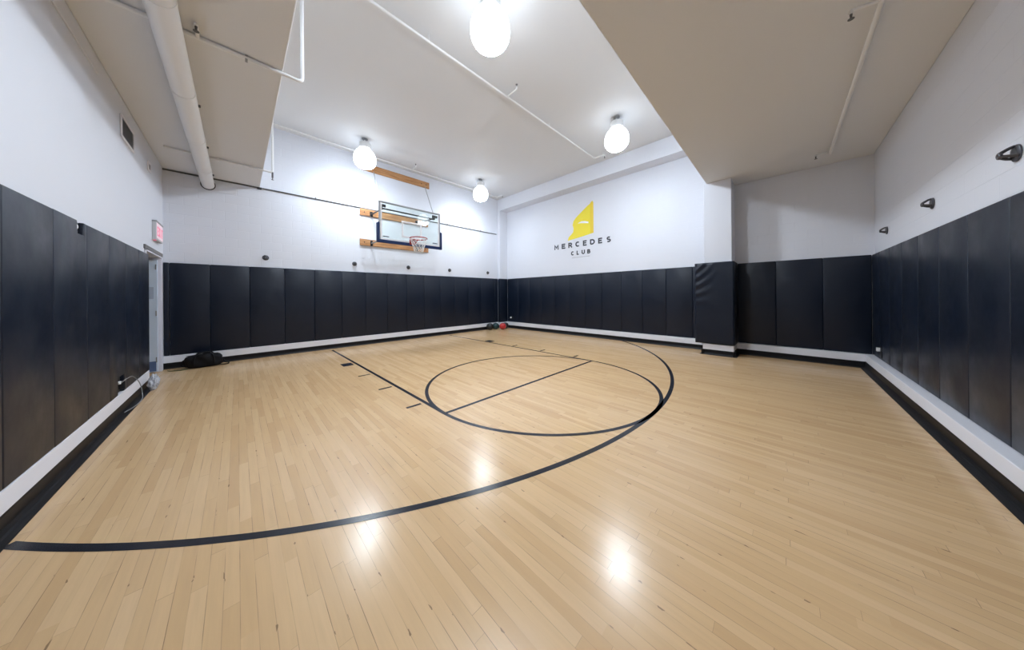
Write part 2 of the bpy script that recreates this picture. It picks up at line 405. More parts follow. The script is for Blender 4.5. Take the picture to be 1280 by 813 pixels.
for i, (y1, y0) in enumerate(zip(gs, gs[1:])):
    if i == 11: pad('narrow black pad squeezed between the logo wall row and the padded pillar', g, XW-PT, XW-GAP, y0, y1)
    else: pad('black vinyl wall pad on the logo wall, %s from the far room corner' % ORD[i], g, XW-PT, XW-GAP, y0, y1)
# pad wrapped round the pillar, with slack creases at its upper left
b = MB(); t = bmesh.new()
x0, x1, y0, y1, z0, z1 = XP-0.075, XW, YP0-0.045, YP1+0.180, 0.258, 2.185
bmesh.ops.create_grid(t, x_segments=30, y_segments=70, size=0.5)
for v in t.verts:
    py, pz = v.co.x+0.5, v.co.y+0.5
    y = y1+(y0-y1)*py; z = z0+(z1-z0)*pz
    e = min(py, 1-py, )*(y1-y0); ez = min(pz, 1-pz)*(z1-z0)
    q = 0.022; dep = 0
    if e < q: dep += q-math.sqrt(max(0, q*q-(q-e)**2))
    if ez < q: dep += q-math.sqrt(max(0, q*q-(q-ez)**2))
    w = max(0, 1-py*1.7)*max(0, min(1, (pz-0.35)*3))
    dep += 0.010*w*math.sin((z*1.0-(y1-y)*0.9*(2*pz-0.9))*34)*min(1, e/0.03)*min(1, ez/0.03)
    v.co = Vector((x0+dep, y, z))
b.merge(t)
bm = b.bm
xi, xw = XP-0.004, XW-PT-0.004
for pl, xe in ((y0, xw), (y1, xw)):
    bm.faces.new([bm.verts.new(q) for q in ((x0+0.022, pl, z0+0.004), (xe, pl, z0+0.004), (xe, pl, z1-0.004), (x0+0.022, pl, z1-0.004))])
for z in (z0+0.002, z1-0.002):      # foot and head of the wrap: a front strip and two side strips
    for xa, xb, ya, yb in ((x0+0.022, xi, y0, y1), (xi, xw, y0, YP0-0.004), (xi, xw, YP1+0.004, y1)):
        bm.faces.new([bm.verts.new(q) for q in ((xa, ya, z), (xb, ya, z), (xb, yb, z), (xa, yb, z))])
tag(b.build('safety_pad', m_pad, None, True, True), 'thick creased black pad wrapped around the white pillar', 'wall pad', g)
g = 'black pads in the bay beside the pillar'
bs = [0.7635, 0.10, -0.60, -1.22]
for i, (y1, y0) in enumerate(zip(bs, bs[1:])):
    pad(['black pad in the shaded bay, right beside the padded pillar', 'black pad in the middle of the three in the bay beside the pillar', 'black pad in the bay beside the pillar, ending at the right wall'][i], g, XW-PT, XW-GAP, y0, y1)
g = 'black pads along the right wall'
rs = [8.59, 8.05, 7.41, 6.77, 6.12, 5.455, 4.80, 4.14, 3.50, 2.85, 2.20, 1.55]
for i, (x1, x0) in enumerate(zip(rs, rs[1:])):
    pad('black vinyl wall pad on the right wall, %s from the bay corner' % ORD[i], g, x0, x1, YR+GAP, YR+PT)

# ------------------------------------------------------------------ globe ceiling lights
def make_light(loc):
    x, y = loc
    root = empty('ceiling_light', (x, y, ZC)); bpy.context.view_layer.update()
    MB().lathe([(0, 0), (0.075, 0), (0.075, -0.012), (0.05, -0.028), (0, -0.03)], (x, y, ZC), n=28).build('canopy', m_grey, root, True, True)
    MB().rod((x, y, ZC-0.028), (x, y, ZC-0.12), 0.016).build('stem', m_pipe, root, True, True)
    MB().lathe([(0, 0), (0.12, 0), (0.142, -0.012), (0.146, -0.03), (0.146, -0.145), (0.13, -0.15), (0, -0.15)], (x, y, ZC-0.115), n=32).build('fitter', m_pipe, root, True, True)
    prof = [(0.118, -0.265), (0.135, -0.285), (0.175, -0.315), (0.222, -0.365), (0.255, -0.43), (0.272, -0.50), (0.276, -0.57), (0.262, -0.64), (0.226, -0.70), (0.175, -0.745), (0.125, -0.768), (0.120, -0.762), (0.06, -0.764), (0, -0.765)]
    MB().lathe(prof, (x, y, ZC), n=36).build('glass_globe', m_globe, root, True)
    return root
lights = [((2.50, 2.85), 'large lit opal globe ceiling light hanging nearest, above the free throw circle'),
          ((6.40, 2.77), 'lit opal globe ceiling light near the beam and the yellow wall emblem'),
          ((2.43, 7.90), 'lit opal globe ceiling light in front of the top wooden board over the hoop'),
          ((6.27, 7.75), 'smallest lit opal globe ceiling light near the far corner of the room')]
L0 = make_light(lights[0][0])
for i, (p, lab) in enumerate(lights):
    o = L0 if i == 0 else copy_thing(L0, (p[0], p[1], ZC))
    if i:
        for ch in o.children: ch.matrix_parent_inverse = L0.matrix_basis.inverted()
    for ch in o.children:
        if ch.name.startswith('glass_globe'): ch['power'] = POWER[i]
    tag(o, lab, 'ceiling light', 'opal globe ceiling lights')

# ------------------------------------------------------------------ basketball hoop on the wall
hoop = empty('basketball_hoop', (3.6, YH, 2.9)); bpy.context.view_layer.update()
tag(hoop, 'wall mounted basketball hoop with glass backboard, blue edge padding and wooden boards', 'basketball hoop')
for x0, x1, z0, z1 in ((2.62, 4.85, 5.26, 5.475), (2.587, 4.795, 3.89, 4.085), (2.583, 4.80, 2.985, 3.175)):
    bd = MB().box(x0, x1, YH-0.045, YH-GAP, z0, z1, 0.004).build('mounting_board', m_wood, hoop)
    for bx in (x0+0.12, x0+0.3, x1-0.12, x1-0.3):
        MB().lathe([(0, -0.012), (0.016, -0.010), (0.016, 0), (0, 0)], (bx, YH-0.045, (z0+z1)/2), 'y', 10).build('bolt', m_dark, bd)
GX0, GX1, GZ0, GZ1, GY = 2.655, 4.475, 2.93, 3.995, 7.56
MB().box(GX0+0.02, GX1-0.02, GY-0.006, GY+0.006, GZ0+0.02, GZ1-0.02).build('backboard', m_glass, hoop)
b = MB()
b.box(GX0, GX0+0.035, GY-0.02, GY+0.03, GZ0, GZ1, 0.004); b.box(GX1-0.035, GX1, GY-0.02, GY+0.03, GZ0, GZ1, 0.004)
b.box(GX0, GX1, GY-0.02, GY+0.03, GZ1-0.035, GZ1, 0.004); b.box(GX0, GX1, GY-0.02, GY+0.03, GZ0, GZ0+0.035, 0.004)
b.build('backboard_frame', m_grey, hoop)
# white border and target square, painted on the glass
b = MB(); y0, y1 = GY-0.0085, GY-0.0065
cxh = 3.565
for x0, x1, z0, z1 in ((cxh-0.305, cxh+0.305, 3.52, 3.57), (cxh-0.305, cxh-0.255, 3.10, 3.52), (cxh+0.255, cxh+0.305, 3.10, 3.52), (cxh-0.255, cxh+0.255, 3.10, 3.15)):
    b.box(x0, x1, y0, y1, z0, z1)
b.build('target_square', m_plastic, hoop)
b = MB()
for x0, x1, z0, z1 in ((GX0+0.035, GX0+0.075, GZ0+0.035, GZ1-0.035), (GX1-0.075, GX1-0.035, GZ0+0.035, GZ1-0.035), (GX0+0.075, GX1-0.075, GZ0+0.035, GZ0+0.08)):
    b.box(x0, x1, y0, y1, z0, z1)
b.build('border_stripe', m_plastic, hoop)
for xa in (GX0+0.10, GX1-0.26): MB().box(xa, xa+0.16, GY-0.0087, GY-0.0067, 3.045, 3.072).build('maker_mark', m_ink, hoop)
# U-shaped foam padding on the lower edge
pts = [(GX0-0.055, 2.885), (GX1+0.055, 2.885), (GX1+0.055, 3.40), (GX1+0.012, 3.43), (GX1-0.012, 3.40), (GX1-0.012, 2.965), (GX0+0.012, 2.965), (GX0+0.012, 3.40), (GX0-0.012, 3.43), (GX0-0.055, 3.40)]
MB().prism(pts, 'y', GY-0.035, GY+0.045, 0.010).build('edge_padding', m_blue, hoop, True, True)
# struts from boards to backboard, crossbar and brackets
b = MB(); b.rod((2.72, GY+0.10, 3.83), (4.30, GY+0.10, 3.83), 0.02); b.build('crossbar', m_dark, hoop, True, True)
for x in (2.74, 4.30):
    MB().box(x-0.05, x+0.11, GY+0.03, GY+0.08, 3.86, 3.93, 0.006).build('bracket', m_dark, hoop)
    MB().box(x-0.03, x+0.03, GY+0.03, GY+0.12, 3.80, 3.88, 0.006).build('bracket', m_dark, hoop)
for x in (2.90, 4.36):
    xb = 2.80 if x < 3.5 else 4.28
    MB().rod((x, YH-0.05, 3.95), (xb, GY+0.09, 3.83), 0.02).build('strut', m_dark, hoop, True, True)
    MB().rod((x, YH-0.05, 3.06), (xb, GY+0.02, 3.00), 0.02).build('strut', m_grey, hoop, True, True)
    MB().box(x-0.04, x+0.04, YH-0.075, YH-0.045, 3.88, 4.03, 0.005).build('strut_plate', m_dark, hoop)
    MB().box(x-0.03, x+0.03, YH-0.075, YH-0.045, 2.98, 3.15, 0.005).build('strut_plate', m_dark, hoop)
for x, xb in ((2.98, 2.70), (4.68, 4.27)):
    MB().rod((x, YH-0.05, 5.28), (xb, GY+0.03, 3.97), 0.011).build('guy_rod', m_grey, hoop, True, True)
# rim
RX, RY, RZ, RR = 3.572, 7.165, 3.05, 0.2286
ri = MB(); ri.tube([(RX+RR*math.cos(2*PI*i/40), RY+RR*math.sin(2*PI*i/40), RZ) for i in range(40)], 0.013, 10, True)
ri.box(RX-0.09, RX+0.09, GY-0.04, GY-0.012, RZ-0.13, RZ+0.02, 0.006)
pl = [(RX-0.08, GY-0.03), (RX+0.08, GY-0.03), (RX+0.10, RY+RR*0.90), (RX-0.10, RY+RR*0.90)]
ri.prism(pl, 'z', RZ-0.008, RZ+0.008)
for s in (-1, 1):
    ri.prism([(GY-0.03, RZ-0.12), (GY-0.03, RZ), (RY+RR*0.92, RZ), (RY+RR*0.98, RZ-0.03)], 'x', RX+s*0.075-0.006, RX+s*0.075+0.006)
rim = ri.build('rim', m_rim, hoop, True, True)
b = MB(); n = 12
def nr(k): return [0.222, 0.205, 0.178, 0.150, 0.128, 0.118][k]
for s in (-1, 1):
    for i in range(n):
        pts = []
        for k in range(6):
            for q in range(2):
                f = k+q*0.5
                if f > 5: break
                r0 = nr(int(f)); r1 = nr(min(5, int(f)+1)); r = r0+(r1-r0)*(f-int(f))
                a = 2*PI*(i+s*f*0.5)/n
                pts.append((RX+r*math.cos(a), RY+r*math.sin(a), RZ-0.012-f*0.076))
        b.tube(pts, 0.0055, 5)
b.build('net', m_net, rim, True)

# ------------------------------------------------------------------ logo on the wall
def arc(cx, cy, rx, ry, a0, a1, n=12):
    return [(cx+rx*math.cos(math.radians(a0+(a1-a0)*i/n)), cy+ry*math.sin(math.radians(a0+(a1-a0)*i/n))) for i in range(n+1)]
GLYPH = {'M': [[(0, 0), (0, 1), (0.5, 0.32), (1, 1), (1, 0)]], 'E': [[(1, 1), (0, 1), (0, 0), (1, 0)], [(0, 0.52), (0.85, 0.52)]],
         'R': [[(0, 0), (0, 1), (0.55, 1)]+arc(0.6, 0.74, 0.38, 0.26, 90, -90)+[(0, 0.48)], [(0.5, 0.48), (1, 0)]],
         'C': [arc(0.52, 0.5, 0.52, 0.5, 48, 312, 20)], 'D': [[(0, 0), (0, 1), (0.35, 1)]+arc(0.4, 0.5, 0.6, 0.5, 90, -90, 16)+[(0, 0)]],
         'S': [arc(0.5, 0.75, 0.42, 0.25, 35, 270, 14)+arc(0.5, 0.25, 0.46, 0.25, 90, -145, 14)[1:]],
         'L': [[(0, 1), (0, 0), (1, 0)]], 'U': [[(0, 1), (0, 0.42)]+arc(0.5, 0.42, 0.5, 0.42, 180, 360, 14)+[(1, 1)]],
         'B': [[(0, 0), (0, 1), (0.5, 1)]+arc(0.52, 0.76, 0.36, 0.24, 90, -90, 10)+[(0, 0.52)], [(0, 0.52), (0.55, 0.52)]+arc(0.58, 0.26, 0.42, 0.26, 90, -90, 10)+[(0, 0)]],
         'X': [[(0, 0), (1, 1)], [(0, 1), (1, 0)]], 'I': [[(0.5, 0), (0.5, 1)]], 'T': [[(0, 1), (1, 1)], [(0.5, 1), (0.5, 0)]]}
def letter(ch, ya, yb, z0, h, t, m, parent, xf, xb):
    """one letter as flat strokes of width t between y = ya (its left edge) and yb, standing from xb to xf"""
    sgn = 1 if yb > ya else -1
    w = abs(yb-ya)-t; b = MB()
    for k, st in enumerate(GLYPH[ch]):
        P = [Vector((t/2+p[0]*w, t/2+p[1]*(h-t))) for p in st]; L_, R_ = [], []
        for i, p in enumerate(P):
            d0 = (p-P[i-1]).normalized() if i else None; d1 = (P[i+1]-p).normalized() if i < len(P)-1 else None
            if d0 is None or d1 is None:
                d = d1 or d0; n_ = Vector((-d.y, d.x)); q = p-d*t/2*(0.98 if d0 is None else -0.98) if len(P) < 9 or ch in 'RBU' else p
                L_.append(q+n_*t/2); R_.append(q-n_*t/2)
            else:
                n0 = Vector((-d0.y, d0.x)); n1 = Vector((-d1.y, d1.x)); mm = (n0+n1)
                mm = n0 if mm.length < 1e-4 else mm.normalized(); f = min(1.6, 1/max(0.3, mm.dot(n0)))
                L_.append(p+mm*t/2*f); R_.append(p-mm*t/2*f)
        dx = (xf-xb)*0.04*k
        F = [[b.bm.verts.new((x, ya+sgn*q.x, z0+q.y)) for q in row] for x in (xf+dx, xb) for row in (L_, R_)]
        for i in range(len(P)-1):
            for A_, B_ in ((F[0], F[1]), (F[3], F[2]), (F[2], F[0]), (F[1], F[3])):
                b.bm.faces.new((A_[i], A_[i+1], B_[i+1], B_[i]))
        for i in (0, len(P)-1): b.bm.faces.new((F[0][i], F[1][i], F[3][i], F[2][i]))
    return b.build('letter', m, parent)
logo = empty('wall_emblem', (XW, 5.0, 3.6)); bpy.context.view_layer.update()
tag(logo, 'yellow emblem with charcoal lettering painted high on the white far wall', 'wall emblem')
pts = [(4.60, 4.66), (4.80, 4.53), (5.02, 4.38), (5.22, 4.24), (5.34, 4.12), (5.38, 3.98), (5.34, 3.84), (5.36, 3.72), (5.44, 3.64), (5.55, 3.56), (5.59, 3.44), (5.44, 3.455), (5.20, 3.48), (4.92, 3.515), (4.68, 3.55)]
MB().prism(pts[1:] + [(4.68, 4.60)], 'x', XW-0.005, XW-GAP).build('emblem_shape', m_yellow, logo)
MB().prism([(4.68, 4.615), (4.60, 4.68), (4.56, 4.60), (4.56, 3.57), (4.68, 3.55)], 'x', XW-0.005, XW-GAP).build('emblem_edge', m_gold, logo)
sw = [(5.18, 4.00), (5.02, 4.05), (4.88, 4.03), (4.75, 3.98), (4.75, 3.93), (4.90, 3.96), (5.03, 3.985)]
MB().prism(sw, 'x', XW-0.007, XW-0.0045).build('emblem_swoosh', m_plastic, logo)
for word, ys, z0, h, t in (('MERCEDES', [6.194, 6.001, 5.861, 5.703, 5.57, 5.408, 5.272, 5.092, 4.969, 4.824, 4.696, 4.514, 4.394, 4.252, 4.103, 3.946], 3.165, 0.190, 0.046),
                           ('CLUB', [5.457, 5.328, 5.225, 5.137, 5.022, 4.894, 4.804, 4.684], 2.875, 0.152, 0.038)):
    for i, ch in enumerate(word): letter(ch, ys[2*i], ys[2*i+1], z0, h, t, m_ink, logo, XW-0.006, XW-GAP)
b = MB()
for i in range(20):
    y = 5.42-i*0.036; b.box(XW-0.004, XW-GAP, y-0.024, y, 2.775, 2.80)
b.build('tagline', m_inkgrey, logo)

# ------------------------------------------------------------------ doorway, door, exit sign
dr = empty('door_1', (XL, D1, 0)); bpy.context.view_layer.update(); struct(dr)
b = MB()
FX0, FX1 = XL-T-0.01, XL+0.014
for y0, y1 in ((D0-0.05, D0+0.04), (D1-0.02, D1+0.09)): b.box(FX0, FX1, y0, y1, 0, DZ+0.015, 0.004)
b.box(FX0, FX1, D0-0.05, D1+0.09, DZ-0.01, DZ+0.018, 0.004)
struct(MB().box(XL-0.02, XL+0.020, D0-0.09, D1+0.09, DZ+0.018, DZ+0.083, 0.003).build('frame_head', m_head, dr))
struct(b.build('door_frame', m_frame, dr))
lf = struct(MB().box(-2.05, XL-0.030, D1-0.08, D1-0.035, 0.02, DZ-0.055, 0.003).build('door_leaf', m_door, dr))
MB().box(-2.0, XL-0.05, D1-0.084, D1-0.079, 0.03, 0.22).build('kick_plate', m_kick, lf)
MB().box(-1.29, XL-0.075, D1-0.083, D1-0.079, 1.43, 1.66).build('door_notice', mat('pale_grey_notice', (0.40, 0.47, 0.60), 0.5), lf)
b = MB(); b.rod((-1.97, D1-0.08, 1.02), (-1.97, D1-0.14, 1.02), 0.012); b.rod((-1.97, D1-0.14, 1.02), (-1.85, D1-0.14, 1.02), 0.01); b.build('door_handle', m_grey, lf)
for z in (0.25, 1.15, 2.05):
    MB().rod((XL-0.045, D1-0.084, z-0.05), (XL-0.045, D1-0.084, z+0.05), 0.008).build('hinge', m_grey, lf)

sg = empty('exit_sign', (XL, 8.2, 2.50)); bpy.context.view_layer.update()
tag(sg, 'small lit exit sign with red letters on the white wall above the door', 'exit sign')
SY0, SY1, SZ0, SZ1 = 7.92, 8.50, 2.50, 2.84
MB().box(XL+GAP, XL+0.052, SY0, SY1, SZ0, SZ1, 0.006).build('housing', m_signbody, sg)
MB().box(XL+0.0515, XL+0.055, SY0+0.02, SY1-0.02, SZ0+0.03, SZ1-0.035).build('sign_face', m_sign, sg)
for i, ch in enumerate('EXIT'):
    ya = SY0+0.06+i*0.125; letter(ch, ya, ya+0.095, SZ0+0.075, 0.17, 0.026, m_signred, sg, XL+0.0575, XL+0.0545)
MB().box(XL+GAP, XL+0.060, SY0-0.004, SY1+0.004, SZ1-0.022, SZ1+0.004, 0.004).build('top_cap', m_grey, sg)
MB().box(XL+0.01, XL+0.04, SY0+0.05, SY0+0.09, SZ0-0.014, SZ0+0.004, 0.002).build('test_button', m_signred, sg)

# ------------------------------------------------------------------ vents on the left wall
def vent(y0, y1, z0, z1, label, nl):
    r = empty('wall_vent', (XL, (y0+y1)/2, z0)); bpy.context.view_layer.update()
    tag(r, label, 'vent', 'vents high on the left wall')
    MB().box(XL+GAP, XL+0.004, y0, y1, z0, z1).build('back_plate', m_greyd, r)
    f = 0.03; b = MB()
    b.box(XL+GAP, XL+0.018, y0-f, y0, z0-f, z1+f, 0.003); b.box(XL+GAP, XL+0.018, y1, y1+f, z0-f, z1+f, 0.003); b.box(XL+GAP, XL+0.018, y0, y1, z0-f, z0, 0.003); b.box(XL+GAP, XL+0.018, y0, y1, z1, z1+f, 0.003)
    b.build('frame', m_curb, r)
    b = MB()
    for i in range(nl):
        z = z0+(i+0.5)*(z1-z0)/nl
        b.prism([(XL+0.004, z+0.012), (XL+0.015, z-0.004), (XL+0.015, z-0.010), (XL+0.004, z+0.006)], 'y', y0, y1)
    b.build('louvers', m_grey, r)
vent(6.12, 6.68, 3.60, 3.84, 'louvered metal vent high on the left wall under the soffit', 11)
vent(7.63, 7.77, 3.66, 3.76, 'tiny square vent high on the left wall near the door corner', 4)

# ------------------------------------------------------------------ pipes
def elbow_path(pts, r=0.05, n=5):
    pts = [Vector(p) for p in pts]; out = [pts[0]]
    for a, q, c in zip(pts, pts[1:], pts[2:]):
        d0 = (a-q).normalized(); d1 = (c-q).normalized(); rr = min(r, (a-q).length*0.45, (c-q).length*0.45)
        s, e = q+d0*rr, q+d1*rr
        for i in range(n+1):
            t = i/n; out.append((1-t)**2*s+2*t*(1-t)*q+t*t*e)
    out.append(pts[-1]); return out
# large duct pipe
bp = empty('drain_pipe', (-0.455, 5, 3.95)); bpy.context.view_layer.update()
tag(bp, 'thick white painted pipe hanging under the left soffit, running into the hoop wall', 'pipe')
PXC, PZC, PR = -0.450, 3.935, 0.099
MB().tube([(PXC+0.004, YR+GAP, PZC), (PXC, YH-GAP, PZC)], PR, 36).build('pipe_run', m_pipe, bp, True, True)
for y in (0.70, 2.15, 3.60, 5.06, 6.45, 7.9):
    MB().lathe([(PR, -0.022), (PR+0.005, -0.020), (PR+0.005, 0.020), (PR, 0.022)], (PXC, y, PZC), 'y', 36).build('coupling', m_pipe, bp, True, True)
    if y > 4:
        h = MB(); h.box(PXC-0.012, PXC+0.012, y+0.28, y+0.31, PZC+PR-0.004, ZS, 0); 
        h.build('hanger', m_pipe, bp)
        MB().box(PXC+PR, PXC+PR+0.022, y+0.28, y+0.31, PZC-0.005, PZC+0.022, 0.003).build('clamp', m_greyd, bp)
MB().lathe([(PR+0.001, -0.016), (PR+0.016, -0.014), (PR+0.016, 0), (PR+0.001, 0)], (PXC, YH-GAP, PZC), 'y', 36).build('wall_collar', m_dark, bp)

def sprinkler(parent, p, d=-1):
    x, y, z = p
    MB().lathe([(0, 0), (0.010, 0), (0.012, -0.018*-d*-1), (0.008, d*0.03), (0.006, d*0.045), (0.022, d*0.047), (0.022, d*0.05), (0, d*0.05)], (x, y, z), 'z', 12).build('sprinkler_head', m_greyd, parent)
PRD = 0.020
# run 1: under the left soffit, up a riser, then across the main ceiling
r1 = empty('sprinkler_pipe', (0.55, 4.0, 4.0)); bpy.context.view_layer.update()
tag(r1, 'thin white sprinkler pipe from the left soffit up and across the middle of the ceiling', 'pipe', 'white sprinkler pipes')
MB().tube(elbow_path([(XL+GAP, 4.17, 4.072), (0.57, 4.13, 4.072), (0.57, 4.13, 5.55), (0.57, 4.02, 5.55), (7.62, 3.98, 5.55), (7.62, 3.66, 5.55), (7.62, 3.66, 5.50)], 0.05), PRD, 12).build('pipe_run', m_pipe, r1, True, True)
MB().tube(elbow_path([(3.95, 4.0, 5.55), (3.95, 3.72, 5.55), (3.95, 3.72, 5.60)], 0.03), PRD*0.8, 10).build('branch', m_pipe, r1, True, True)
MB().tube(elbow_path([(-0.27, 4.15, 4.072), (-0.27, 3.97, 4.072), (-0.27, 3.97, 4.06)], 0.008), PRD*0.9, 10).build('branch', m_pipe, r1, True, True)
sprinkler(r1, (3.95, 3.72, 5.60), 1); sprinkler(r1, (7.62, 3.66, 5.50)); sprinkler(r1, (-0.27, 3.97, 4.062))
for x in (0.08,): MB().box(x-0.01, x+0.01, 4.125, 4.17, 4.045, ZS-0.001).build('hanger', m_grey, r1)
for x in (2.2, 5.4): MB().rod((x, 4.0, 5.53), (x, 4.0, ZC), 0.007).build('hanger', m_pipe, r1)
# run 2: second crossing nearer the hoop wall
r2 = empty('sprinkler_pipe', (0.51, 7.3, 4.0)); bpy.context.view_layer.update()
tag(r2, 'thin white sprinkler pipe crossing the left soffit and running along the hoop wall ceiling', 'pipe', 'white sprinkler pipes')
MB().tube(elbow_path([(-0.88, 7.57, ZS-0.001), (-0.88, 7.57, 4.072), (0.53, 7.57, 4.072), (0.53, 7.57, 5.55), (0.53, 8.5, 5.55), (4.0, 8.5, 5.55), (7.70, 8.43, 5.55), (7.70, 8.10, 5.55), (7.70, 8.10, 5.52)], 0.04), PRD, 12).build('pipe_run', m_pipe, r2, True, True)
MB().tube(elbow_path([(4.02, 8.5, 5.55), (4.02, 8.22, 5.55), (4.02, 8.22, 5.59)], 0.03), PRD*0.8, 10).build('branch', m_pipe, r2, True, True)
MB().tube([(0.53, 7.57, 4.072), (0.53, 7.57, 3.96)], PRD*0.8, 10).build('branch', m_greyd, r2, True, True)
sprinkler(r2, (4.02, 8.22, 5.59), 1); sprinkler(r2, (7.70, 8.10, 5.52)); sprinkler(r2, (0.53, 7.57, 3.965))
for x in (-0.25, 0.22): MB().box(x-0.01, x+0.01, 7.545, 7.595, 4.045, ZS-0.001).build('hanger', m_pipe, r2)
# run 3: under the right soffit
r3 = empty('sprinkler_pipe', (5.9, -0.64, 4.03)); bpy.context.view_layer.update()
tag(r3, 'thin white sprinkler pipe under the low soffit on the right side of the room', 'pipe', 'white sprinkler pipes')
MB().tube([(1.2, -0.64, 4.03), (7.76, -0.64, 4.03)], PRD, 12).build('pipe_run', m_pipe, r3, True, True)
for x in (4.02, 7.70):
    MB().tube(elbow_path([(x, -0.64, 4.03), (x-0.04, -0.46, 4.03), (x-0.04, -0.46, 4.00)], 0.02), PRD*0.8, 10).build('branch', m_pipe, r3, True, True)
    sprinkler(r3, (x-0.04, -0.46, 4.005))
for x in (2.6, 5.9): MB().rod((x, -0.64, 4.01), (x, -0.64, ZS), 0.007).build('hanger', m_pipe, r3)
# dark conduit along the hoop wall
cd = empty('conduit', (3.5, YH, 4.115)); bpy.context.view_layer.update()
tag(cd, 'dark grey conduit running across the whole hoop wall just above the middle board', 'conduit')
MB().tube([(XL+GAP, YH-0.018, 4.078), (SX, YH-0.018, 4.088), (8.08, YH-0.018, 4.135)], 0.0155, 10).build('conduit_run', m_greyd, cd, True, True)
MB().box(SX-0.05, SX+0.03, YH-0.045, YH-GAP, 4.055, 4.095, 0.004).build('junction_box', m_dark, cd)
for x in (1.5, 5.6, 7.2): MB().box(x-0.012, x+0.012, YH-0.036, YH-GAP, 4.075+0.006*x-0.005, 4.125+0.006*x-0.004, 0.002).build('clip', m_greyd, cd)

# ------------------------------------------------------------------ anchors bolted to the walls
def make_anchor(name, loc, axis, m):
    """round plate with three legs meeting in an open ring; axis is the outward direction"""
    root = empty(name, loc); bpy.context.view_layer.update(); L = Vector(loc); n = Vector(axis)
    side = n.cross(Vector((0, 0, 1)))
    def P(a, r, h): return L+n*h+side*(r*math.cos(a))+Vector((0, 0, 1))*(r*math.sin(a))
    pr = [(0, 0), (0.064, 0), (0.064, 0.008), (0.054, 0.014), (0.030, 0.014), (0, 0.010)]
    s = n.x+n.y
    MB().lathe([(r, s*h) for r, h in pr], loc, 'y' if abs(n.y) > 0.5 else 'x', 24).build('plate', m, root, True, True)
    for k in range(3):
        a = PI/2+k*2*PI/3
        MB().tube([P(a, 0.054, 0.010), P(a, 0.046, 0.03), P(a, 0.028, 0.055), P(a, 0.016, 0.070)], 0.011, 8).build('prong', m, root, True, True)
    MB().tube([P(2*PI*i/16, 0.018, 0.070) for i in range(16)], 0.010, 8, True).build('ring', m, root, True)
    return root
g = 'steel anchors above the hoop wall pads'
hx = [(0.485, 'dark round wall anchor on the hoop wall, nearest the duffel bag'), (2.44, 'dark round wall anchor on the hoop wall just left of the bottom wooden board'),
      (4.08, 'dark round wall anchor directly beneath the basketball net'), (5.69, 'dark round wall anchor second from the far corner on the hoop wall'), (7.58, 'tiny dark wall anchor next to the far corner pilaster')]
a0 = None
for x, lab in hx:
    o = make_anchor('wall_anchor', (x, YH-GAP, 2.41), (0, -1, 0), m_anchor) if a0 is None else copy_thing(a0, (x, YH-GAP, 2.41))
    if a0 is None: a0 = o
    else:
        for ch in o.children: ch.matrix_parent_inverse = a0.matrix_basis.inverted()
    tag(o, lab, 'wall anchor', g)
g = 'steel anchors above the right wall pads'; a1 = None
for x, lab in [(4.155, 'large three pronged steel anchor on the right wall, cut by the photo edge'), (5.785, 'three pronged steel anchor midway along the white right wall'), (7.749, 'small three pronged steel anchor on the right wall near the bay corner')]:
    o = make_anchor('wall_anchor', (x, YR+GAP, 2.495), (0, 1, 0), m_anchor) if a1 is None else copy_thing(a1, (x, YR+GAP, 2.495))
    if a1 is None: a1 = o
    else:
        for ch in o.children: ch.matrix_parent_inverse = a1.matrix_basis.inverted()
    tag(o, lab, 'wall anchor', g)
# fitting seen in the notch of the left wall pad
fx = empty('wall_fitting', (XL, 4.60, 2.11)); bpy.context.view_layer.update()
tag(fx, 'small round white fitting in the notch at the top of a left wall pad', 'wall fitting')
MB().box(XL+GAP, XL+0.006, 4.578, 4.715, 2.062, 2.172, 0.001).build('back_plate', m_dark, fx)
MB().lathe([(0, 0.034), (0.018, 0.032), (0.030, 0.024), (0.034, 0.012), (0.034, 0.006)], (XL, 4.605, 2.118), 'x', 20).build('cap', m_plastic, fx, True, True)

# ------------------------------------------------------------------ outlets, plug and cord
ot = empty('wall_outlet', (XL, 5.85, 0.36)); bpy.context.view_layer.update()
tag(ot, 'black wall outlet in the pad notch low on the left wall', 'outlet', 'outlets low on the walls')
MB().box(XL+GAP, XL+0.008, 5.738, 5.972, 0.265, 0.472, 0.001).build('box', m_dark, ot)
MB().box(XL+0.008, XL+0.014, 5.77, 5.85, 0.30, 0.43, 0.002).build('cover_plate', m_dark, ot)
pg = empty('power_cord', (XL+0.02, 5.8, 0.40)); bpy.context.view_layer.update()
tag(pg, 'grey power cord looping from the left wall outlet down onto the black base', 'cord')
MB().box(XL+0.010, XL+0.045, 5.785, 5.83, 0.385, 0.42, 0.006).build('plug', m_plastic, pg)
MB().box(XL+0.010, XL+0.06, 5.90, 5.95, 0.30, 0.40, 0.006).build('adapter', m_dark, pg)
def smooth_path(pts, k=8):
    pts = [Vector(p) for p in pts]; out = []
    for i in range(len(pts)-1):
        p0, p1, p2, p3 = pts[max(i-1, 0)], pts[i], pts[i+1], pts[min(i+2, len(pts)-1)]
        for j in range(k):
            t = j/k
            out.append(0.5*((2*p1)+(-p0+p2)*t+(2*p0-5*p1+4*p2-p3)*t*t+(-p0+3*p1-3*p2+p3)*t*t*t))
    out.append(pts[-1]); return out
MB().tube(smooth_path([(-1.03, 5.81, 0.40), (-1.005, 5.92, 0.425), (-1.0, 6.15, 0.40), (-0.985, 6.34, 0.30), (-0.97, 6.42, 0.17), (-0.955, 6.36, 0.05), (-0.965, 6.22, 0.016), (-0.985, 5.98, 0.018), (-1.005, 5.80, 0.03)]), 0.0045, 8).build('cable', m_cord, pg, True)
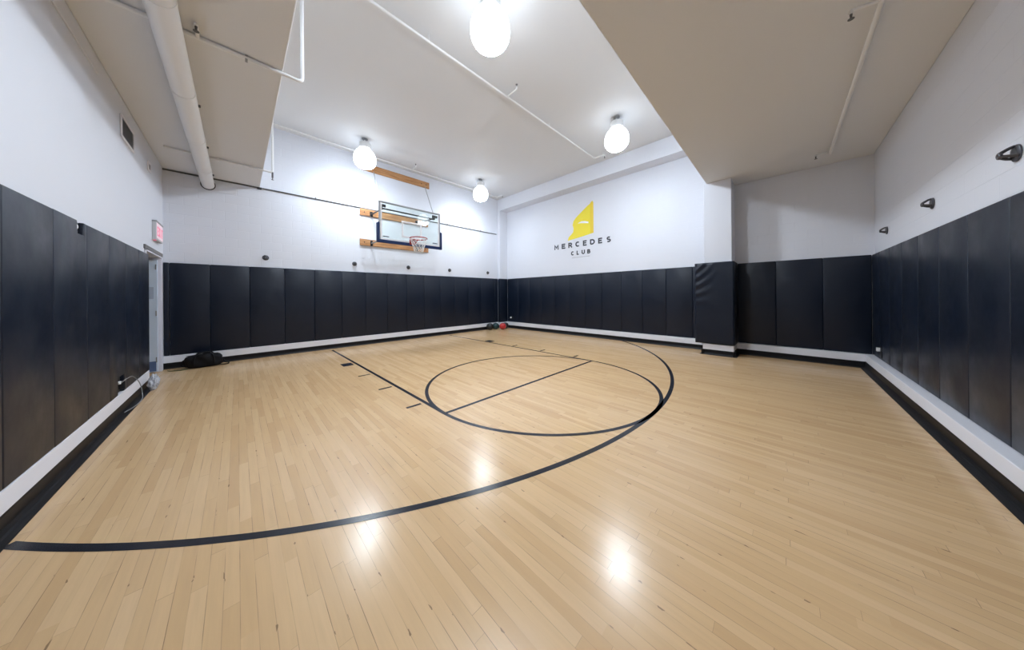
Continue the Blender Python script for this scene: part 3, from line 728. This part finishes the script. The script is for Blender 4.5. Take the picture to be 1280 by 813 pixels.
o2 = empty('wall_outlet', (7.98, YR+PT, 0.42)); bpy.context.view_layer.update()
tag(o2, 'outlet with a white plug low on the right wall near the bay corner', 'outlet', 'outlets low on the walls')
MB().box(7.90, 8.04, YR+PT+0.001, YR+PT+0.008, 0.30, 0.50, 0.003).build('cover_plate', m_dark, o2)
MB().box(7.955, 8.0, YR+PT+0.008, YR+PT+0.05, 0.41, 0.475, 0.006).build('plug', m_plastic, o2)
o3 = empty('wall_outlet', (XW-PT, 8.52, 0.42)); bpy.context.view_layer.update()
tag(o3, 'small outlet with a white plug low on the logo wall by the far corner', 'outlet', 'outlets low on the walls')
MB().box(XW-PT-0.008, XW-PT-0.001, 8.38, 8.58, 0.38, 0.50, 0.003).build('cover_plate', m_dark, o3)
MB().box(XW-PT-0.05, XW-PT-0.008, 8.49, 8.565, 0.42, 0.49, 0.008).build('plug', m_plastic, o3)

# ------------------------------------------------------------------ things on the floor
bag = empty('duffel_bag', (-0.50, 8.55, 0)); bpy.context.view_layer.update()
tag(bag, 'black duffel bag lying on the floor against the hoop wall near the door', 'bag')
t = bmesh.new(); bmesh.ops.create_cube(t, size=1); bmesh.ops.subdivide_edges(t, edges=t.edges[:], cuts=11, use_grid_fill=True)
for v in t.verts:
    c = v.co*2; sx, sy, sz = c.x, c.y, c.z
    f = 1/max(1e-6, (abs(sx)**9+abs(sy)**5+abs(sz)**5)**(1/5)); f = min(f, 1.12)
    x, y, z = sx*f*0.265, sy*f*0.135, sz*f*0.135*(1.0-0.10*abs(sx))
    z += 0.135
    sag = 0.014*math.sin(x*17+1)+0.010*math.sin(y*31+x*9)+0.008*math.sin(x*43)
    if z > 0.12: z += sag
    y += 0.010*math.sin(x*26+z*21); x += 0.010*math.sin(z*30+y*10)
    v.co = Vector((-0.50+x, 8.59+y, max(0.003, z)))
b = MB(); b.merge(t); b.build('body', m_bag, bag, True)
for s in (-1, 1):
    pts = [(-0.64, 8.59+s*0.13, 0.06), (-0.64, 8.59+s*0.147, 0.17), (-0.60, 8.59+s*0.10, 0.280), (-0.50, 8.59+s*0.04, 0.302), (-0.40, 8.59+s*0.10, 0.280), (-0.36, 8.59+s*0.147, 0.17), (-0.36, 8.59+s*0.13, 0.06)]
    MB().tube(smooth_path(pts, 5), 0.012, 8).build('handle', m_bag, bag, True)
MB().tube(smooth_path([(-0.23, 8.55, 0.13), (-0.20, 8.50, 0.07), (-0.15, 8.50, 0.045), (-0.155, 8.545, 0.014), (-0.21, 8.53, 0.012), (-0.27, 8.47, 0.03)], 6), 0.011, 8).build('end_loop', m_bag, bag, True)
MB().tube(smooth_path([(-0.74, 8.62, 0.20), (-0.80, 8.60, 0.15), (-0.81, 8.58, 0.07), (-0.74, 8.56, 0.04)], 6), 0.012, 8).build('end_loop', m_bag, bag, True)
MB().tube(smooth_path([(-0.75, 8.59, 0.250), (-0.6, 8.59, 0.266), (-0.5, 8.59, 0.262), (-0.36, 8.59, 0.264), (-0.27, 8.59, 0.235)], 5), 0.006, 6).build('zipper', m_greyd, bag, True)
MB().tube(smooth_path([(-0.72, 8.46, 0.02), (-0.80, 8.44, 0.008), (-0.88, 8.48, 0.008), (-0.95, 8.52, 0.008), (-0.99, 8.60, 0.008)], 6), 0.007, 6).build('shoulder_strap', m_strap, bag, True)

g = 'exercise balls in the far corner'
for (x, y, r), m, lab in [((7.43, 8.64, 0.140), m_ball_k, 'black exercise ball farthest from the corner, first of the row of four'), ((7.74, 8.62, 0.135), m_ball_t, 'dark teal exercise ball between the black ball and the red ball'),
                          ((7.88, 8.335, 0.140), m_ball_r, 'red exercise ball on the floor in the far corner'), ((8.20, 8.50, 0.130), m_ball_k, 'black exercise ball tucked in the corner beside the red ball')]:
    o = empty('exercise_ball', (x, y, 0)); bpy.context.view_layer.update(); tag(o, lab, 'ball', g)
    MB().ball((x, y, r), r, 4).build('ball_body', m, o, True)
    bb = MB(); bb.tube([(x+(r+0.001)*math.cos(2*PI*i/36)*0.7, y+(r+0.001)*math.cos(2*PI*i/36)*-0.7, r+(r+0.001)*math.sin(2*PI*i/36)) for i in range(36)], 0.004, 6, True)
    bb.build('seam', m_dark if m is not m_ball_r else m_plastic, o, True)

# crumpled clear plastic bag by the door jamb
t = bmesh.new(); bmesh.ops.create_icosphere(t, subdivisions=5, radius=1)
from mathutils import noise as mnoise
for v in t.verts:
    d = v.co.normalized(); q = mnoise.noise(d*2.3)*0.28+abs(mnoise.noise(d*5.1))*0.22+mnoise.noise(d*11)*0.06
    r = 0.86+q
    taper = 1-0.30*max(0, d.z)
    v.co = Vector((-0.940+d.x*r*0.060*taper, 6.98+d.y*r*0.14*taper, max(0.012, 0.135+d.z*r*0.13)))
b = MB(); b.merge(t); tag(b.build('plastic_bag', m_film, None, True), 'crumpled clear plastic bag on the floor at the door jamb', 'plastic bag')
